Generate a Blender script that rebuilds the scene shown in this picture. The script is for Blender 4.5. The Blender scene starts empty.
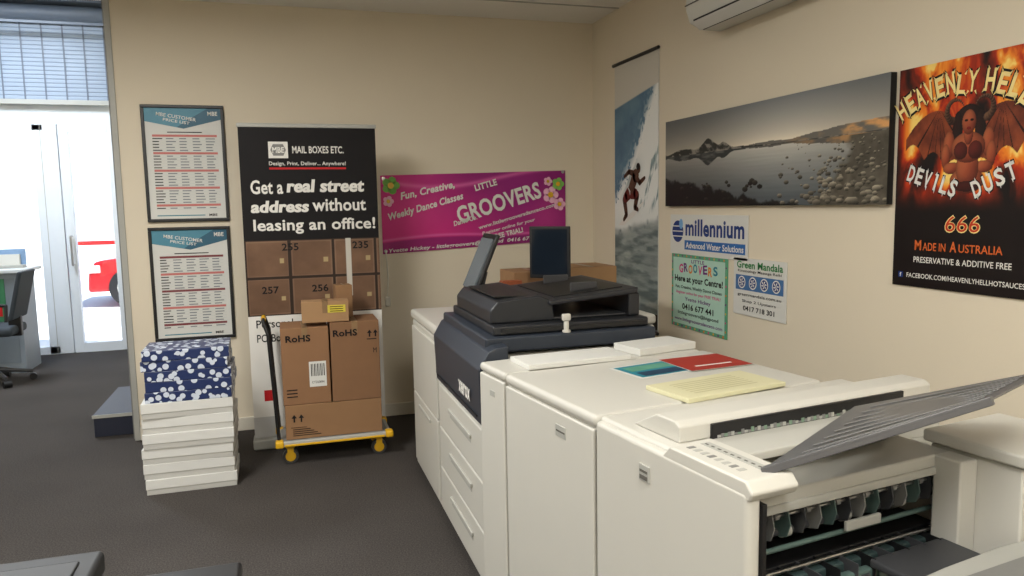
import bpy, bmesh, math, random
import numpy as np
from mathutils import Matrix, Vector
random.seed(7)
SC=bpy.context.scene; COL=SC.collection
SC.view_settings.view_transform='Standard'
SC.view_settings.exposure=0.0

# ------------------------------------------------------------ camera
R=Matrix.Rotation(math.radians(-17.0),3,'Z')@Matrix.Rotation(math.radians(90-6.32),3,'X')@Matrix.Rotation(math.radians(-1.03),3,'Z')
cd=bpy.data.cameras.new("camera"); cam=bpy.data.objects.new("camera",cd); COL.objects.link(cam)
cd.sensor_width=36; cd.lens=750/1024*36; cd.clip_start=.02
cam.matrix_world=Matrix.Translation((0,0,1.5))@R.to_4x4(); SC.camera=cam

# ------------------------------------------------------------ materials
def lin1(c):
    c=c/255.0
    return c/12.92 if c<=.04045 else ((c+.055)/1.055)**2.4
def lin(c): return tuple(lin1(v) for v in c)
MC={}
def mat(name,rgb,rough=.5,metal=0,noise=0,ns=20,bump=0,bs=None,emis=0):
    if name in MC: return MC[name]
    m=bpy.data.materials.new(name); m.use_nodes=True; nt=m.node_tree; n=nt.nodes; l=nt.links
    p=n["Principled BSDF"]; c=lin(rgb)
    p.inputs["Base Color"].default_value=(*c,1); p.inputs["Roughness"].default_value=rough; p.inputs["Metallic"].default_value=metal
    if "ink" in name or "banner" in name: p.inputs["Specular IOR Level"].default_value=.2
    if emis:
        p.inputs["Emission Color"].default_value=(*c,1); p.inputs["Emission Strength"].default_value=emis
    if noise or bump:
        tc=n.new("ShaderNodeTexCoord"); t=n.new("ShaderNodeTexNoise"); t.inputs["Scale"].default_value=ns; t.inputs["Detail"].default_value=5
        l.new(tc.outputs["Object"],t.inputs["Vector"])
        if noise:
            r=n.new("ShaderNodeMix"); r.data_type='RGBA'
            r.inputs[6].default_value=(*[v*(1-noise) for v in c],1); r.inputs[7].default_value=(*[min(1,v*(1+noise)) for v in c],1)
            l.new(t.outputs["Fac"],r.inputs[0]); l.new(r.outputs[2],p.inputs["Base Color"])
        if bump:
            b=n.new("ShaderNodeBump"); b.inputs["Strength"].default_value=bump; b.inputs["Distance"].default_value=.01
            t2=t
            if bs:
                t2=n.new("ShaderNodeTexNoise"); t2.inputs["Scale"].default_value=bs; l.new(tc.outputs["Object"],t2.inputs["Vector"])
            l.new(t2.outputs["Fac"],b.inputs["Height"]); l.new(b.outputs[0],p.inputs["Normal"])
    MC[name]=m; return m
def vcolmat(name="printed_picture",rough=.45):
    if name in MC: return MC[name]
    m=bpy.data.materials.new(name); m.use_nodes=True; nt=m.node_tree
    a=nt.nodes.new("ShaderNodeVertexColor"); a.layer_name="Col"
    nt.links.new(a.outputs["Color"],nt.nodes["Principled BSDF"].inputs["Base Color"]); nt.nodes["Principled BSDF"].inputs["Roughness"].default_value=rough
    nt.nodes["Principled BSDF"].inputs["Specular IOR Level"].default_value=.25
    MC[name]=m; return m
def carpetmat():
    m=bpy.data.materials.new("carpet"); m.use_nodes=True; nt=m.node_tree; n=nt.nodes; l=nt.links
    tc=n.new("ShaderNodeTexCoord"); a=n.new("ShaderNodeTexNoise"); a.inputs["Scale"].default_value=150; a.inputs["Detail"].default_value=3
    b=n.new("ShaderNodeTexNoise"); b.inputs["Scale"].default_value=1.2; b.inputs["Detail"].default_value=4
    r=n.new("ShaderNodeValToRGB"); r.color_ramp.elements[0].position=.34; r.color_ramp.elements[0].color=(*lin((60,56,54)),1); r.color_ramp.elements[1].position=.68; r.color_ramp.elements[1].color=(*lin((90,85,81)),1)
    x=n.new("ShaderNodeMix"); x.data_type='RGBA'; x.blend_type='MULTIPLY'; x.inputs[0].default_value=.5
    l.new(tc.outputs["Object"],a.inputs["Vector"]); l.new(tc.outputs["Object"],b.inputs["Vector"]); l.new(a.outputs["Fac"],r.inputs[0]); l.new(r.outputs[0],x.inputs[6]); l.new(b.outputs["Fac"],x.inputs[7]); l.new(x.outputs[2],n["Principled BSDF"].inputs["Base Color"])
    bp=n.new("ShaderNodeBump"); bp.inputs["Strength"].default_value=.35; bp.inputs["Distance"].default_value=.006; l.new(a.outputs["Fac"],bp.inputs["Height"]); l.new(bp.outputs[0],n["Principled BSDF"].inputs["Normal"])
    n["Principled BSDF"].inputs["Roughness"].default_value=.95; n["Principled BSDF"].inputs["Specular IOR Level"].default_value=.2
    return m

WALL=mat("wall_paint",(222,211,190),.75,noise=.02,ns=3,bump=.05,bs=200)
CEIL=mat("ceiling_paint",(238,236,230),.85,noise=.02,ns=4)
TRIM=mat("trim_paint",(214,208,194),.5,noise=.02)
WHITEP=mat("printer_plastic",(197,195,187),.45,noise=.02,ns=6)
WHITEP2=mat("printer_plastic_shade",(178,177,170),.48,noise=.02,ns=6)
SEAM=mat("seam_dark",(92,90,84),.7,noise=.05)
NAVY=mat("navy_plastic",(42,49,60),.42,noise=.05,ns=8)
NAVYD=mat("dark_scanner_plastic",(32,34,39),.42,noise=.06,ns=8)
BLK=mat("black_plastic",(18,18,20),.45,noise=.08)
DGREY=mat("dark_grey_plastic",(60,61,64),.4,noise=.05)
MGREY=mat("grey_plastic",(122,122,120),.45,noise=.04)
LGREY=mat("light_grey_plastic",(168,168,162),.45,noise=.03)
STEEL=mat("steel",(170,170,170),.3,1,noise=.04)
WHT=mat("white_paper",(214,214,209),.6,noise=.015)
WHTINK=mat("white_ink",(228,226,220),.55,noise=.01)
BLKINK=mat("black_ink",(22,22,24),.55,noise=.03)
RED=mat("red_ink",(190,36,40),.5,noise=.03)
CARD=mat("cardboard",(142,107,74),.8,noise=.06,ns=12)
CARD2=mat("cardboard_light",(160,125,88),.8,noise=.06,ns=12)
TAPE=mat("packing_tape",(134,106,74),.35,noise=.04)
YEL=mat("yellow_plastic",(222,172,28),.45,noise=.05)
TEAL=mat("teal_ink",(44,128,146),.5,noise=.04)

# ------------------------------------------------------------ builder
class P:
    def __init__(s): s.bm=bmesh.new(); s.mats=[]
    def mi(s,m):
        if m not in s.mats: s.mats.append(m)
        return s.mats.index(m)
    def merge(s,t,m,M=None):
        i=s.mi(m)
        if M is not None: t.transform(M)
        for f in t.faces: f.material_index=i
        me=bpy.data.meshes.new("tmp"); t.to_mesh(me); t.free(); s.bm.from_mesh(me); bpy.data.meshes.remove(me)
        return s
    def box(s,x0,x1,y0,y1,z0,z1,m,bev=0,seg=2,M=None):
        t=bmesh.new(); bmesh.ops.create_cube(t,size=1)
        for v in t.verts: v.co=Vector(((x0+x1)/2+v.co.x*(x1-x0),(y0+y1)/2+v.co.y*(y1-y0),(z0+z1)/2+v.co.z*(z1-z0)))
        if bev: bmesh.ops.bevel(t,geom=t.edges[:],offset=bev,segments=seg,affect='EDGES',profile=.5)
        return s.merge(t,m,M)
    def hexa(s,p,m,bev=0,seg=2):
        t=bmesh.new(); v=[t.verts.new(q) for q in p]
        for f in ((3,2,1,0),(4,5,6,7),(0,1,5,4),(1,2,6,5),(2,3,7,6),(3,0,4,7)): t.faces.new([v[i] for i in f])
        bmesh.ops.recalc_face_normals(t,faces=t.faces[:])
        if bev: bmesh.ops.bevel(t,geom=t.edges[:],offset=bev,segments=seg,affect='EDGES',profile=.5)
        return s.merge(t,m)
    def prism(s,pts,vec,m,bev=0,seg=2):
        t=bmesh.new(); a=[t.verts.new(q) for q in pts]; b=[t.verts.new(Vector(q)+Vector(vec)) for q in pts]; n=len(pts)
        t.faces.new(a); t.faces.new(b[::-1])
        for i in range(n): t.faces.new([a[i],b[i],b[(i+1)%n],a[(i+1)%n]])
        bmesh.ops.recalc_face_normals(t,faces=t.faces[:])
        if bev: bmesh.ops.bevel(t,geom=t.edges[:],offset=bev,segments=seg,affect='EDGES',profile=.5)
        return s.merge(t,m)
    def poly(s,pts,m,z=None):
        t=bmesh.new(); t.faces.new([t.verts.new((q[0],q[1],z) if z is not None else q) for q in pts])
        if z is not None:
            t.normal_update()
            for f in t.faces:
                if f.normal.z<0: f.normal_flip()
        return s.merge(t,m)
    def rect(s,x0,x1,y0,y1,z,m): return s.poly([(x0,y0),(x1,y0),(x1,y1),(x0,y1)],m,z)
    def disc(s,x,y,rx,ry,z,m,n=24): return s.poly([(x+rx*math.cos(2*math.pi*i/n),y+ry*math.sin(2*math.pi*i/n)) for i in range(n)],m,z)
    def cyl(s,p0,p1,r,m,seg=16,r2=None):
        p0=Vector(p0);p1=Vector(p1);d=p1-p0
        t=bmesh.new(); bmesh.ops.create_cone(t,cap_ends=True,segments=seg,radius1=r,radius2=r if r2 is None else r2,depth=d.length)
        return s.merge(t,m,Matrix.Translation((p0+p1)/2)@d.to_track_quat('Z','Y').to_matrix().to_4x4())
    def sph(s,p,r,m,sc=(1,1,1)):
        t=bmesh.new(); bmesh.ops.create_uvsphere(t,u_segments=16,v_segments=10,radius=r)
        return s.merge(t,m,Matrix.Translation(p)@Matrix.Diagonal((*sc,1)))
    def tube(s,pts,r,m,seg=12):
        for a,b in zip(pts,pts[1:]): s.cyl(a,b,r,m,seg)
        for a in pts[1:-1]: s.sph(a,r,m)
        return s
    def text(s,body,cx,cy,w,h,m,z=.001,rot=0,shear=0,bold=0,M=None):
        cu=bpy.data.curves.new("t",'FONT'); cu.body=body; cu.size=1; cu.shear=shear; cu.offset=min(bold,.03); cu.resolution_u=3; cu.space_character=1.0+min(bold,.03)*1.5
        o=bpy.data.objects.new("t",cu); COL.objects.link(o); bpy.context.view_layer.update()
        me=bpy.data.meshes.new_from_object(o.evaluated_get(bpy.context.evaluated_depsgraph_get()))
        t=bmesh.new(); t.from_mesh(me); bpy.data.objects.remove(o); bpy.data.curves.remove(cu); bpy.data.meshes.remove(me)
        if not t.verts: t.free(); return s
        xs=[v.co.x for v in t.verts]; ys=[v.co.y for v in t.verts]
        x0,x1,y0,y1=min(xs),max(xs),min(ys),max(ys)
        if w is None: w=(x1-x0)*h/(y1-y0)
        if h is None: h=(y1-y0)*w/(x1-x0)
        for v in t.verts: v.co=Vector(((v.co.x-(x0+x1)/2)*w/(x1-x0),(v.co.y-(y0+y1)/2)*h/(y1-y0),0))
        T=Matrix.Translation((cx,cy,z))@Matrix.Rotation(math.radians(rot),4,'Z')
        return s.merge(t,m,(M@T) if M is not None else T)
    def done(s,name,parent=None,label=None,smooth=True):
        me=bpy.data.meshes.new(name); s.bm.to_mesh(me); s.bm.free()
        for m in s.mats: me.materials.append(m)
        o=bpy.data.objects.new(name,me); COL.objects.link(o)
        if smooth:
            for p in me.polygons: p.use_smooth=True
            me.set_sharp_from_angle(angle=math.radians(50))
            w=o.modifiers.new("wn",'WEIGHTED_NORMAL'); w.keep_sharp=True; w.weight=90
        if parent is not None: o.parent=parent
        if label: o["label"]=label
        return o
def thing(name,label,cat,M=None,group=None):
    e=bpy.data.objects.new(name,None); e.empty_display_size=.1; COL.objects.link(e)
    if M is not None: e.matrix_world=M
    e["label"]=label; e["category"]=cat
    if group: e["group"]=group
    return e
def tag(o,label,cat,group=None,M=None):
    o["label"]=label; o["category"]=cat
    if group: o["group"]=group
    if M is not None: o.matrix_world=M
    return o
def struct(o): o["kind"]="structure"; return o
def picture(name,parent,w,h,nx,ny,fn,z=.0,mt=None):
    U,V=np.meshgrid(np.linspace(0,1,nx),np.linspace(0,1,ny)); u=U.ravel(); v=V.ravel()
    c=np.clip(fn(u,v),0,255)/255.0; c=np.where(c<=.04045,c/12.92,((c+.055)/1.055)**2.4)
    me=bpy.data.meshes.new(name)
    vs=np.stack([u*w,v*h,np.full_like(u,z)],1)
    i=np.arange(nx*ny).reshape(ny,nx); f=np.stack([i[:-1,:-1].ravel(),i[:-1,1:].ravel(),i[1:,1:].ravel(),i[1:,:-1].ravel()],1)
    me.from_pydata(vs.tolist(),[],f.tolist())
    a=me.color_attributes.new("Col",'FLOAT_COLOR','POINT')
    a.data.foreach_set("color",np.concatenate([c,np.ones((len(c),1))],1).astype(np.float32).ravel())
    me.materials.append(mt or vcolmat())
    o=bpy.data.objects.new(name,me); COL.objects.link(o); o.parent=parent
    return o
def _h(ix,iy,s): 
    q=np.sin(ix*127.1+iy*311.7+s*74.7)*43758.5453; return q-np.floor(q)
def vn(x,y,s=0):
    ix=np.floor(x);iy=np.floor(y);fx=x-ix;fy=y-iy;fx=fx*fx*(3-2*fx);fy=fy*fy*(3-2*fy)
    return (_h(ix,iy,s)*(1-fx)+_h(ix+1,iy,s)*fx)*(1-fy)+(_h(ix,iy+1,s)*(1-fx)+_h(ix+1,iy+1,s)*fx)*fy
def fbm(x,y,s=0,o=5):
    r=0;a=.5
    for k in range(o): r=r+a*vn(x*2**k,y*2**k,s+k); a*=.5
    return r
def ss(a,b,x):
    t=np.clip((x-a)/(b-a),0,1); return t*t*(3-2*t)
def mix(a,b,t): 
    a=np.array(a,float); b=np.array(b,float); t=np.asarray(t)[:,None]; return a*(1-t)+b*t
def over(c,col,t): 
    t=np.clip(np.asarray(t,float),0,1)[:,None]; return c*(1-t)+np.array(col,float)*t
def MB(x,z,y=5.328): return Matrix(((1,0,0,x),(0,0,-1,y),(0,1,0,z),(0,0,0,1)))
XR=2.29; YB=5.33; ZC=2.83
def MR(y,z,x=XR-.002): return Matrix(((0,0,-1,x),(-1,0,0,y),(0,1,0,z),(0,0,0,1)))

# ------------------------------------------------------------ room shell
def sbox(name,*a,m=WALL):
    return struct(P().box(*a,m).done(name,smooth=False))
sbox("floor",-4.2,2.45,-2.6,9.1,-.1,0,m=carpetmat())
sbox("wall_back",-.95,2.29,5.33,5.45,0,3.7)
sbox("wall_right",2.29,2.41,-2.5,5.45,0,2.95)
sbox("wall_left",-4.2,-4.1,-2.5,9,0,3.7)
sbox("wall_rear",-4.2,2.41,-2.6,-2.5,0,2.95)
sbox("wall_passage",-.95,-.83,5.45,9.0,0,3.7)
sbox("ceiling",-4.2,2.41,-2.6,5.45,2.83,2.95,m=CEIL)
sbox("wall_bulkhead",-4.2,-.95,5.34,5.45,2.95,3.7)
sbox("ceiling_passage",-4.2,-.83,5.45,9.1,3.7,3.8,m=CEIL)
struct(P().box(-.95,2.29,4.86,4.875,2.825,2.832,LGREY).done("trim_1",smooth=False))
struct(P().box(-.95,2.29,5.315,5.33,0,.09,TRIM,.004).done("baseboard_back"))
struct(P().box(2.275,2.29,-2.5,5.315,0,.09,TRIM,.004).done("baseboard_right"))
struct(P().box(-.985,-.95,5.32,5.47,0,2.83,LGREY,.004).box(-1.0,-.985,5.37,5.42,0,2.83,MGREY).done("trim_2"))

# facade at y=9
FR=mat("door_frame_white",(220,226,232),.4,noise=.02)
sbox("wall_front_pier",-1.62,-.83,9.0,9.12,0,3.7)
sbox("wall_front_header",-4.2,-1.62,9.0,9.12,2.42,3.7,m=mat("header_paint",(220,228,234),.6,noise=.02))
def glass():
    if "glass" in MC: return MC["glass"]
    m=bpy.data.materials.new("clear_glass"); m.use_nodes=True; nt=m.node_tree; n=nt.nodes
    n.remove(n["Principled BSDF"]); a=n.new("ShaderNodeBsdfTransparent"); b=n.new("ShaderNodeBsdfGlossy"); b.inputs[1].default_value=.02
    x=n.new("ShaderNodeMixShader"); x.inputs[0].default_value=.05; nt.links.new(a.outputs[0],x.inputs[1]); nt.links.new(b.outputs[0],x.inputs[2]); nt.links.new(x.outputs[0],n["Material Output"].inputs[0])
    MC["glass"]=m; return m
G=glass()
p=P()
for x0,x1 in ((-4.1,-4.04),(-3.2,-3.14)): p.box(x0,x1,9.0,9.08,0,2.42,FR,.004)
p.box(-2.42,-2.19,9.0,9.10,0,2.42,FR,.006).box(-2.345,-2.340,8.997,9.0,0,2.42,LGREY)
p.box(-4.1,-2.32,9.0,9.08,0,.08,FR).box(-4.1,-2.32,9.0,9.08,2.36,2.42,FR).box(-4.04,-2.42,9.035,9.045,.08,2.36,G)
struct(p.done("window_1"))
p=P()
p.box(-2.18,-2.09,9.0,9.08,0,2.42,FR,.004).box(-1.72,-1.62,9.0,9.08,0,2.42,FR,.004).box(-2.09,-1.72,9.0,9.08,0,.1,FR).box(-2.09,-1.72,9.0,9.08,2.34,2.42,FR)
p.box(-2.09,-1.72,9.035,9.045,.1,2.34,G)
p.tube([(-2.12,8.98,.95),(-2.12,8.93,.95),(-2.12,8.93,1.25),(-2.12,8.98,1.25)],.012,STEEL)
struct(p.done("door_1"))

# roller shutter
SHUT=mat("shutter_steel_hazed",(146,160,178),.5,.0,noise=.12,ns=3)  # daylight glare haze is mixed into this lighter blue-grey of the slats
SHD=mat("shutter_dark",(96,106,120),.5,noise=.1)
sh=thing("roller_shutter","haze-tinted grey-blue slatted roller shutter hanging above glazed shopfront doors","shutter",Matrix.Translation((-4.05,8.93,2.66)))
p=P()
n=18
for i in range(n):
    z=i*.042
    p.prism([(0,0,z),(0,-.007,z+.008),(0,-.007,z+.030),(0,0,z+.038)],(2.42,0,0),SHUT)
p.box(0,2.42,0,.02,-.0,n*.042,SHD)
for k in range(13): p.box(.1+k*.19,.115+k*.19,-.010,-.004,0,n*.042,SHD)
p.done("curtain",sh)
P().box(0,2.42,-.02,.02,-.05,0,LGREY,.004).done("bottom_rail",sh)
P().box(2.42,2.48,-.05,.05,-.05,.9,LGREY,.004).box(2.445,2.47,-.056,-.05,0,.85,DGREY).done("guide_rail",sh)
P().cyl((0,-.1,.84),(2.42,-.1,.84),.08,SHD,20).box(-.02,2.5,-.24,.05,.94,.99,SHD).box(-.02,2.5,-.3,-.27,.70,.725,SHD).done("roller_drum",sh)

# outside
PAVE=mat("pavement",(228,226,222),.9,noise=.08,ns=2)
o=P().box(-24,14,9.12,40,-.12,-.02,PAVE).done("pavement",smooth=False); o["kind"]="structure"
BW=mat("outside_white_wall",(242,243,244),.8,noise=.03)
bld=thing("building","pale rendered shop building across the street","building",Matrix.Translation((0,24,-.02)))
p=P(); p.box(-24,14,0,.4,0,6,BW); p.box(-24,14,-.04,0,3.2,3.35,LGREY); p.done("facade",bld,smooth=False)
for x in np.arange(-16,10,3.4): P().box(x,x+1.6,-.03,0,.9,2.2,mat("outside_glass",(206,216,224),.2,noise=.05)).box(x-.05,x+1.65,-.05,0,.82,.9,BW).done("window",bld,smooth=False)
fr=thing("street_railing","red horizontal street railing on posts","railing",Matrix.Translation((-3.0,11.9,-.02)))
P().box(0,2.6,-.03,.03,1.06,1.12,RED,.01).done("rail",fr)
for i in range(2): P().cyl((1.0+i*1.4,0,0),(1.0+i*1.4,0,1.06),.025,LGREY).done("post",fr)
CARR=mat("car_paint_red",(176,30,34),.25,noise=.05)
car=thing("car","red hatchback car parked on sunlit street outside","car",Matrix.Translation((-2.98,13.3,-.02)))
prof=[(0,.28),(.02,.62),(.12,.82),(.95,.95),(1.5,1.38),(2.9,1.40),(3.6,.98),(3.95,.9),(4.0,.5),(3.95,.28)]
P().prism([(x,0,z*.9) for x,z in prof],(0,1.65,0),CARR,.05,3).done("body",car)
gm=mat("car_glass",(40,50,60),.08,noise=.05)
P().prism([(1.12,-.012,.88),(1.58,-.012,1.17),(2.15,-.012,1.19),(2.15,-.012,.88)],(0,.02,0),gm).done("window",car)
P().prism([(2.22,-.012,.88),(2.22,-.012,1.19),(2.86,-.012,1.19),(3.35,-.012,.88)],(0,.02,0),gm).done("window",car)
for wx in (.62,3.2):
    for wy in (-.02,1.5):
        P().cyl((wx,wy,.31),(wx,wy+.18,.31),.31,BLK,28).cyl((wx,wy-.01,.31),(wx,wy+.19,.31),.19,LGREY,20).done("wheel",car)
P().box(.02,.2,-.015,.2,.56,.68,mat("lamp_glass",(220,220,215),.1,noise=.02),.01).done("headlight",car)
P().box(2.2,2.35,-.03,0,.76,.79,LGREY,.005).done("door_handle",car)

# ------------------------------------------------------------ counter + chair far left
ct=thing("counter","pale laminate reception counter near glazed shopfront","counter",Matrix.Translation((-3.55,8.05,0)))
P().box(0,1.24,-.05,.5,.95,.985,mat("laminate_white",(206,212,216),.35,noise=.02),.006).done("worktop",ct)
P().box(.04,1.18,0,.45,0,.95,mat("counter_panel",(140,150,160),.5,noise=.03),.005).box(.08,1.14,-.006,0,.1,.9,mat("counter_inset",(124,134,144),.5,noise=.03)).done("body",ct)
P().box(.64,1.06,-.018,-.006,.50,.90,mat("green_card",(56,122,84),.5,noise=.1),.002).box(.67,1.03,-.020,-.018,.55,.65,RED).done("poster",ct,label="green poster with red band")
b=thing("leaflet_rack","red and blue leaflet display on white counter","leaflet rack",Matrix.Translation((-2.95,8.2,.985)))
P().box(0,.58,0,.12,0,.03,LGREY,.004).box(0,.58,.1,.12,.03,.18,mat("blue_card",(130,160,196),.5,noise=.1)).done("stand",b)
P().box(.02,.26,.05,.09,.03,.15,RED).done("leaflet",b); P().box(.30,.54,.05,.09,.03,.13,WHT).done("leaflet",b)
ch=thing("office_chair","black five-wheel office chair beside white counter","chair",Matrix.Translation((-2.50,7.62,0)))
CH=mat("chair_fabric",(50,58,66),.8,noise=.1,ns=60)
P().box(-.23,.23,-.22,.22,.44,.52,CH,.03,3).done("seat",ch)
P().prism([(.20,-.2,.58),(.24,-.2,.58),(.34,-.2,1.0),(.30,-.2,1.0)],(0,.4,0),CH,.015,2).done("backrest",ch)
P().box(.15,.25,-.03,.03,.42,.60,BLK,.01).cyl((0,0,.12),(0,0,.44),.028,MGREY).done("column",ch)
p=P()
for k in range(5):
    a=k*2*math.pi/5+.3; c,s_=math.cos(a),math.sin(a)
    p.cyl((0,0,.13),(.29*c,.29*s_,.08),.024,DGREY,10,.015)
p.done("base",ch)
for k in range(5):
    a=k*2*math.pi/5+.3; c,s_=math.cos(a),math.sin(a)
    P().cyl((.29*c-.03*s_,.29*s_+.03*c,.03),(.29*c+.03*s_,.29*s_-.03*c,.03),.03,BLK,14).done("caster",ch)
for sgn in (-1,1):
    P().tube([(.05,sgn*.24,.45),(.05,sgn*.28,.66),(-.15,sgn*.28,.68)],.015,BLK).done("armrest",ch)

st=P().box(0,.24,0,.85,0,.13,mat("navy_step",(28,33,50),.6,noise=.1),.004).box(-.006,.246,-.006,.856,.13,.15,mat("step_top",(72,76,86),.6,noise=.05),.003).box(-.007,.247,-.008,-.005,.130,.152,LGREY).done("low_step")
tag(st,"low dark navy step with pale grey top edge","step",M=Matrix.Translation((-1.26,5.50,0)))

# ------------------------------------------------------------ price list frames
GINK=mat("grey_ink",(120,126,132),.5,noise=.03)
def pricelist(x,z,w,h,lab,red):
    t=thing("framed_price_list",lab,"framed poster",MB(x,z))
    p=P(); f=.020
    p.box(0,w,0,f,0,.02,BLK,.003).box(0,w,h-f,h,0,.02,BLK,.003).box(0,f,f,h-f,0,.02,BLK,.003).box(w-f,w,f,h-f,0,.02,BLK,.003)
    p.done("frame",t)
    p=P(); p.box(f,w-f,f,h-f,0,.010,WHT)
    Z=.0108
    p.poly([(f,h-f),(f,h*.86),(w*.5,h*.80),(w-f,h*.88),(w-f,h-f)],mat("teal_header",(74,136,158),.5,noise=.04),Z)
    p.poly([(w*.5,h*.80),(w*.42,h*.812),(w*.62,h*.90),(w*.8,h-f),(w-f,h-f),(w-f,h*.88)],mat("teal_header_dark",(40,92,116),.5,noise=.04),Z+.0003)
    p.text("MBE CUSTOMER",w*.42,h*.900,w*.48,.022,WHTINK,Z+.0008,rot=-9,bold=.01)
    p.text("PRICE LIST",w*.42,h*.862,w*.32,.018,WHTINK,Z+.0008,rot=-9,bold=.01)
    p.text("MBE",w*.86,h*.93,w*.12,.026,WHTINK,Z+.0008,bold=.02)
    y=h*.735; k=0; rr=random.Random(int(x*100+z*1000))
    p.rect(w*.30,w*.72,h*.765,h*.773,Z,BLKINK)
    while y>h*.10:
        if k%6==0:
            p.rect(w*.12,w*.9,y-.004,y+.010,Z,mat("table_band_a_ink",(200,120,114),.5,noise=.03) if (k%12 or red) else mat("table_band_b_ink",(130,70,74),.5,noise=.03))
            y-=.0185
        else:
            xx=w*.12
            for c in range(5):
                L=w*.12*(.6+.4*rr.random()); p.rect(xx,xx+L,y,y+.006,Z,GINK if c else BLKINK); xx+=w*.16
            p.rect(w*.12,w*.9,y-.006,y-.0048,Z,mat("faint_line_ink",(190,194,196),.5,noise=.02))
            y-=.0185
        k+=1
    p.text("MBE",w*.80,h*.055,.05,.016,BLKINK,Z+.0005,bold=.02)
    p.rect(w*.12,w*.7,h*.05,h*.058,Z,TEAL)
    p.done("sheet",t,smooth=False)
pricelist(-.815,1.43,.495,.745,"black framed price list with teal header on cream wall",True)
pricelist(-.82,.65,.495,.745,"lower black framed price list with teal header on cream wall",False)

# ------------------------------------------------------------ pull-up banner
bn=thing("pull_up_banner","tall black pull-up banner advertising street address, locker photo below","banner",MB(-.22,0,4.87))
BBLK=mat("banner_black",(24,22,24),.6,noise=.04)
W=.82
def lockers(u,v):
    X=u*3.1; Y=v*2.0
    c=mix((92,68,52),(132,102,80),fbm(u*6,v*4,3)*.9)
    fx=X-np.floor(X); fy=Y-np.floor(Y)
    e=np.minimum(np.minimum(fx,1-fx),np.minimum(fy,1-fy))
    c=np.where((e<.035)[:,None],np.array((48,36,30)),c)
    c=c+(((e>=.035)&(e<.06))[:,None])*14
    c=over(c,(170,150,110),(np.abs(fx-.82)<.05)&(np.abs(fy-.45)<.06))
    c=over(c,(196,192,182),(np.abs(u-.76)<.02)&(v>.22))
    return c
p=P(); p.box(0,W,0.06,2.0,-.002,.0,BBLK)
p.rect(0,W,.06,.86,.0006,WHTINK)
p.rect(.0,.16,.06,.2,.001,mat("banner_grey",(190,190,188),.5,noise=.02))
Z=.0012
p.box(.17,.285,1.81,1.91,.0004,.0012,WHTINK)
p.poly([(.182,1.86),(.198,1.895),(.257,1.895),(.273,1.86),(.257,1.825),(.198,1.825)],MGREY,.0018)
p.text("MBE",.228,1.86,.07,.035,WHTINK,.0024,bold=.03)
p.text("MAIL BOXES ETC.",.465,1.862,.31,.044,WHTINK,Z,bold=.02)
p.text("Design, Print, Deliver... Anywhere!",.40,1.775,.46,.030,WHTINK,.0018,bold=.012)
p.rect(.17,.63,1.742,1.754,Z,RED)
p.text("Get a",.150,1.635,.19,.086,WHTINK,Z,bold=.022)
p.text("real street",.50,1.640,.47,.080,WHTINK,Z,shear=.12,bold=.03)
p.text("real street",.504,1.640,.47,.080,WHTINK,Z+.0002,shear=.12,bold=.03)
p.text("address",.220,1.515,.34,.074,WHTINK,Z,shear=.12,bold=.03)
p.text("address",.224,1.515,.34,.074,WHTINK,Z+.0002,shear=.12,bold=.03)
p.text("without",.580,1.522,.33,.080,WHTINK,Z,bold=.022)
p.text("leasing an office!",.43,1.392,.74,.094,WHTINK,Z,bold=.022)
p.text("Personal",.155,.79,.22,.05,BLKINK,Z,bold=.01)
p.text("PO Box",.13,.70,.17,.05,BLKINK,Z,bold=.01)
p.rect(.07,.12,.30,.37,Z,RED)
p.done("sheet",bn,smooth=False)
lk=picture("locker_photo",bn,W,.47,200,110,lockers,z=.0012); lk.location=(0,.84,0)
for s_,x,y in (("257",.14,1.00),("255",.27,1.265),("235",.70,1.265),("256",.44,1.00)): P().text(s_,x,y,.10,.045,BLKINK,.002,bold=.02).done("locker_number",bn,smooth=False)
P().box(-.01,W+.01,.0,.07,-.09,.05,LGREY,.015,3).done("base_cassette",bn)
P().box(-.006,W+.006,1.995,2.02,-.008,.008,LGREY,.004).done("top_rail",bn)
P().cyl((W/2,.06,-.03),(W/2,2.0,-.03),.009,MGREY).done("support_pole",bn)

# ------------------------------------------------------------ pink dance banner
pb=thing("fabric_banner","magenta vinyl dance class banner pinned to cream wall","banner",MB(.68,1.17))
def pinkf(u,v):
    c=mix((212,48,132),(146,36,118),ss(.1,.9,u+.5*(v-.5)))
    c=over(c,(226,84,156),np.exp(-((u-.18)/.16)**2-((v-.55)/.3)**2)*.35)
    c=over(c,(214,70,146),np.exp(-((u-.90)/.12)**2-((v-.35)/.35)**2)*.5)
    c=c*(.94+.14*fbm(u*4,v*2,5))[:,None]
    c=over(c,(224,110,172),np.exp(-((v-(.93-.10*np.sin(u*5)))/.030)**2)*.75)
    c=over(c,(224,110,172),np.exp(-((v-(.17+.03*np.sin(u*6)))/.016)**2)*.8)
    c=over(c,(120,28,100),ss(.0,.02,(.15+.03*np.sin(u*6))-v)*.6)
    return c
o=picture("vinyl",pb,1,1,200,90,pinkf,z=.004)
for v in o.data.vertices:
    x,y=v.co.x,v.co.y; v.co.x=x*1.38; v.co.y=.06*x+y*(.55-.03*x); v.co.z=.006+.003*math.sin(x*9)
Z=.0115
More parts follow.
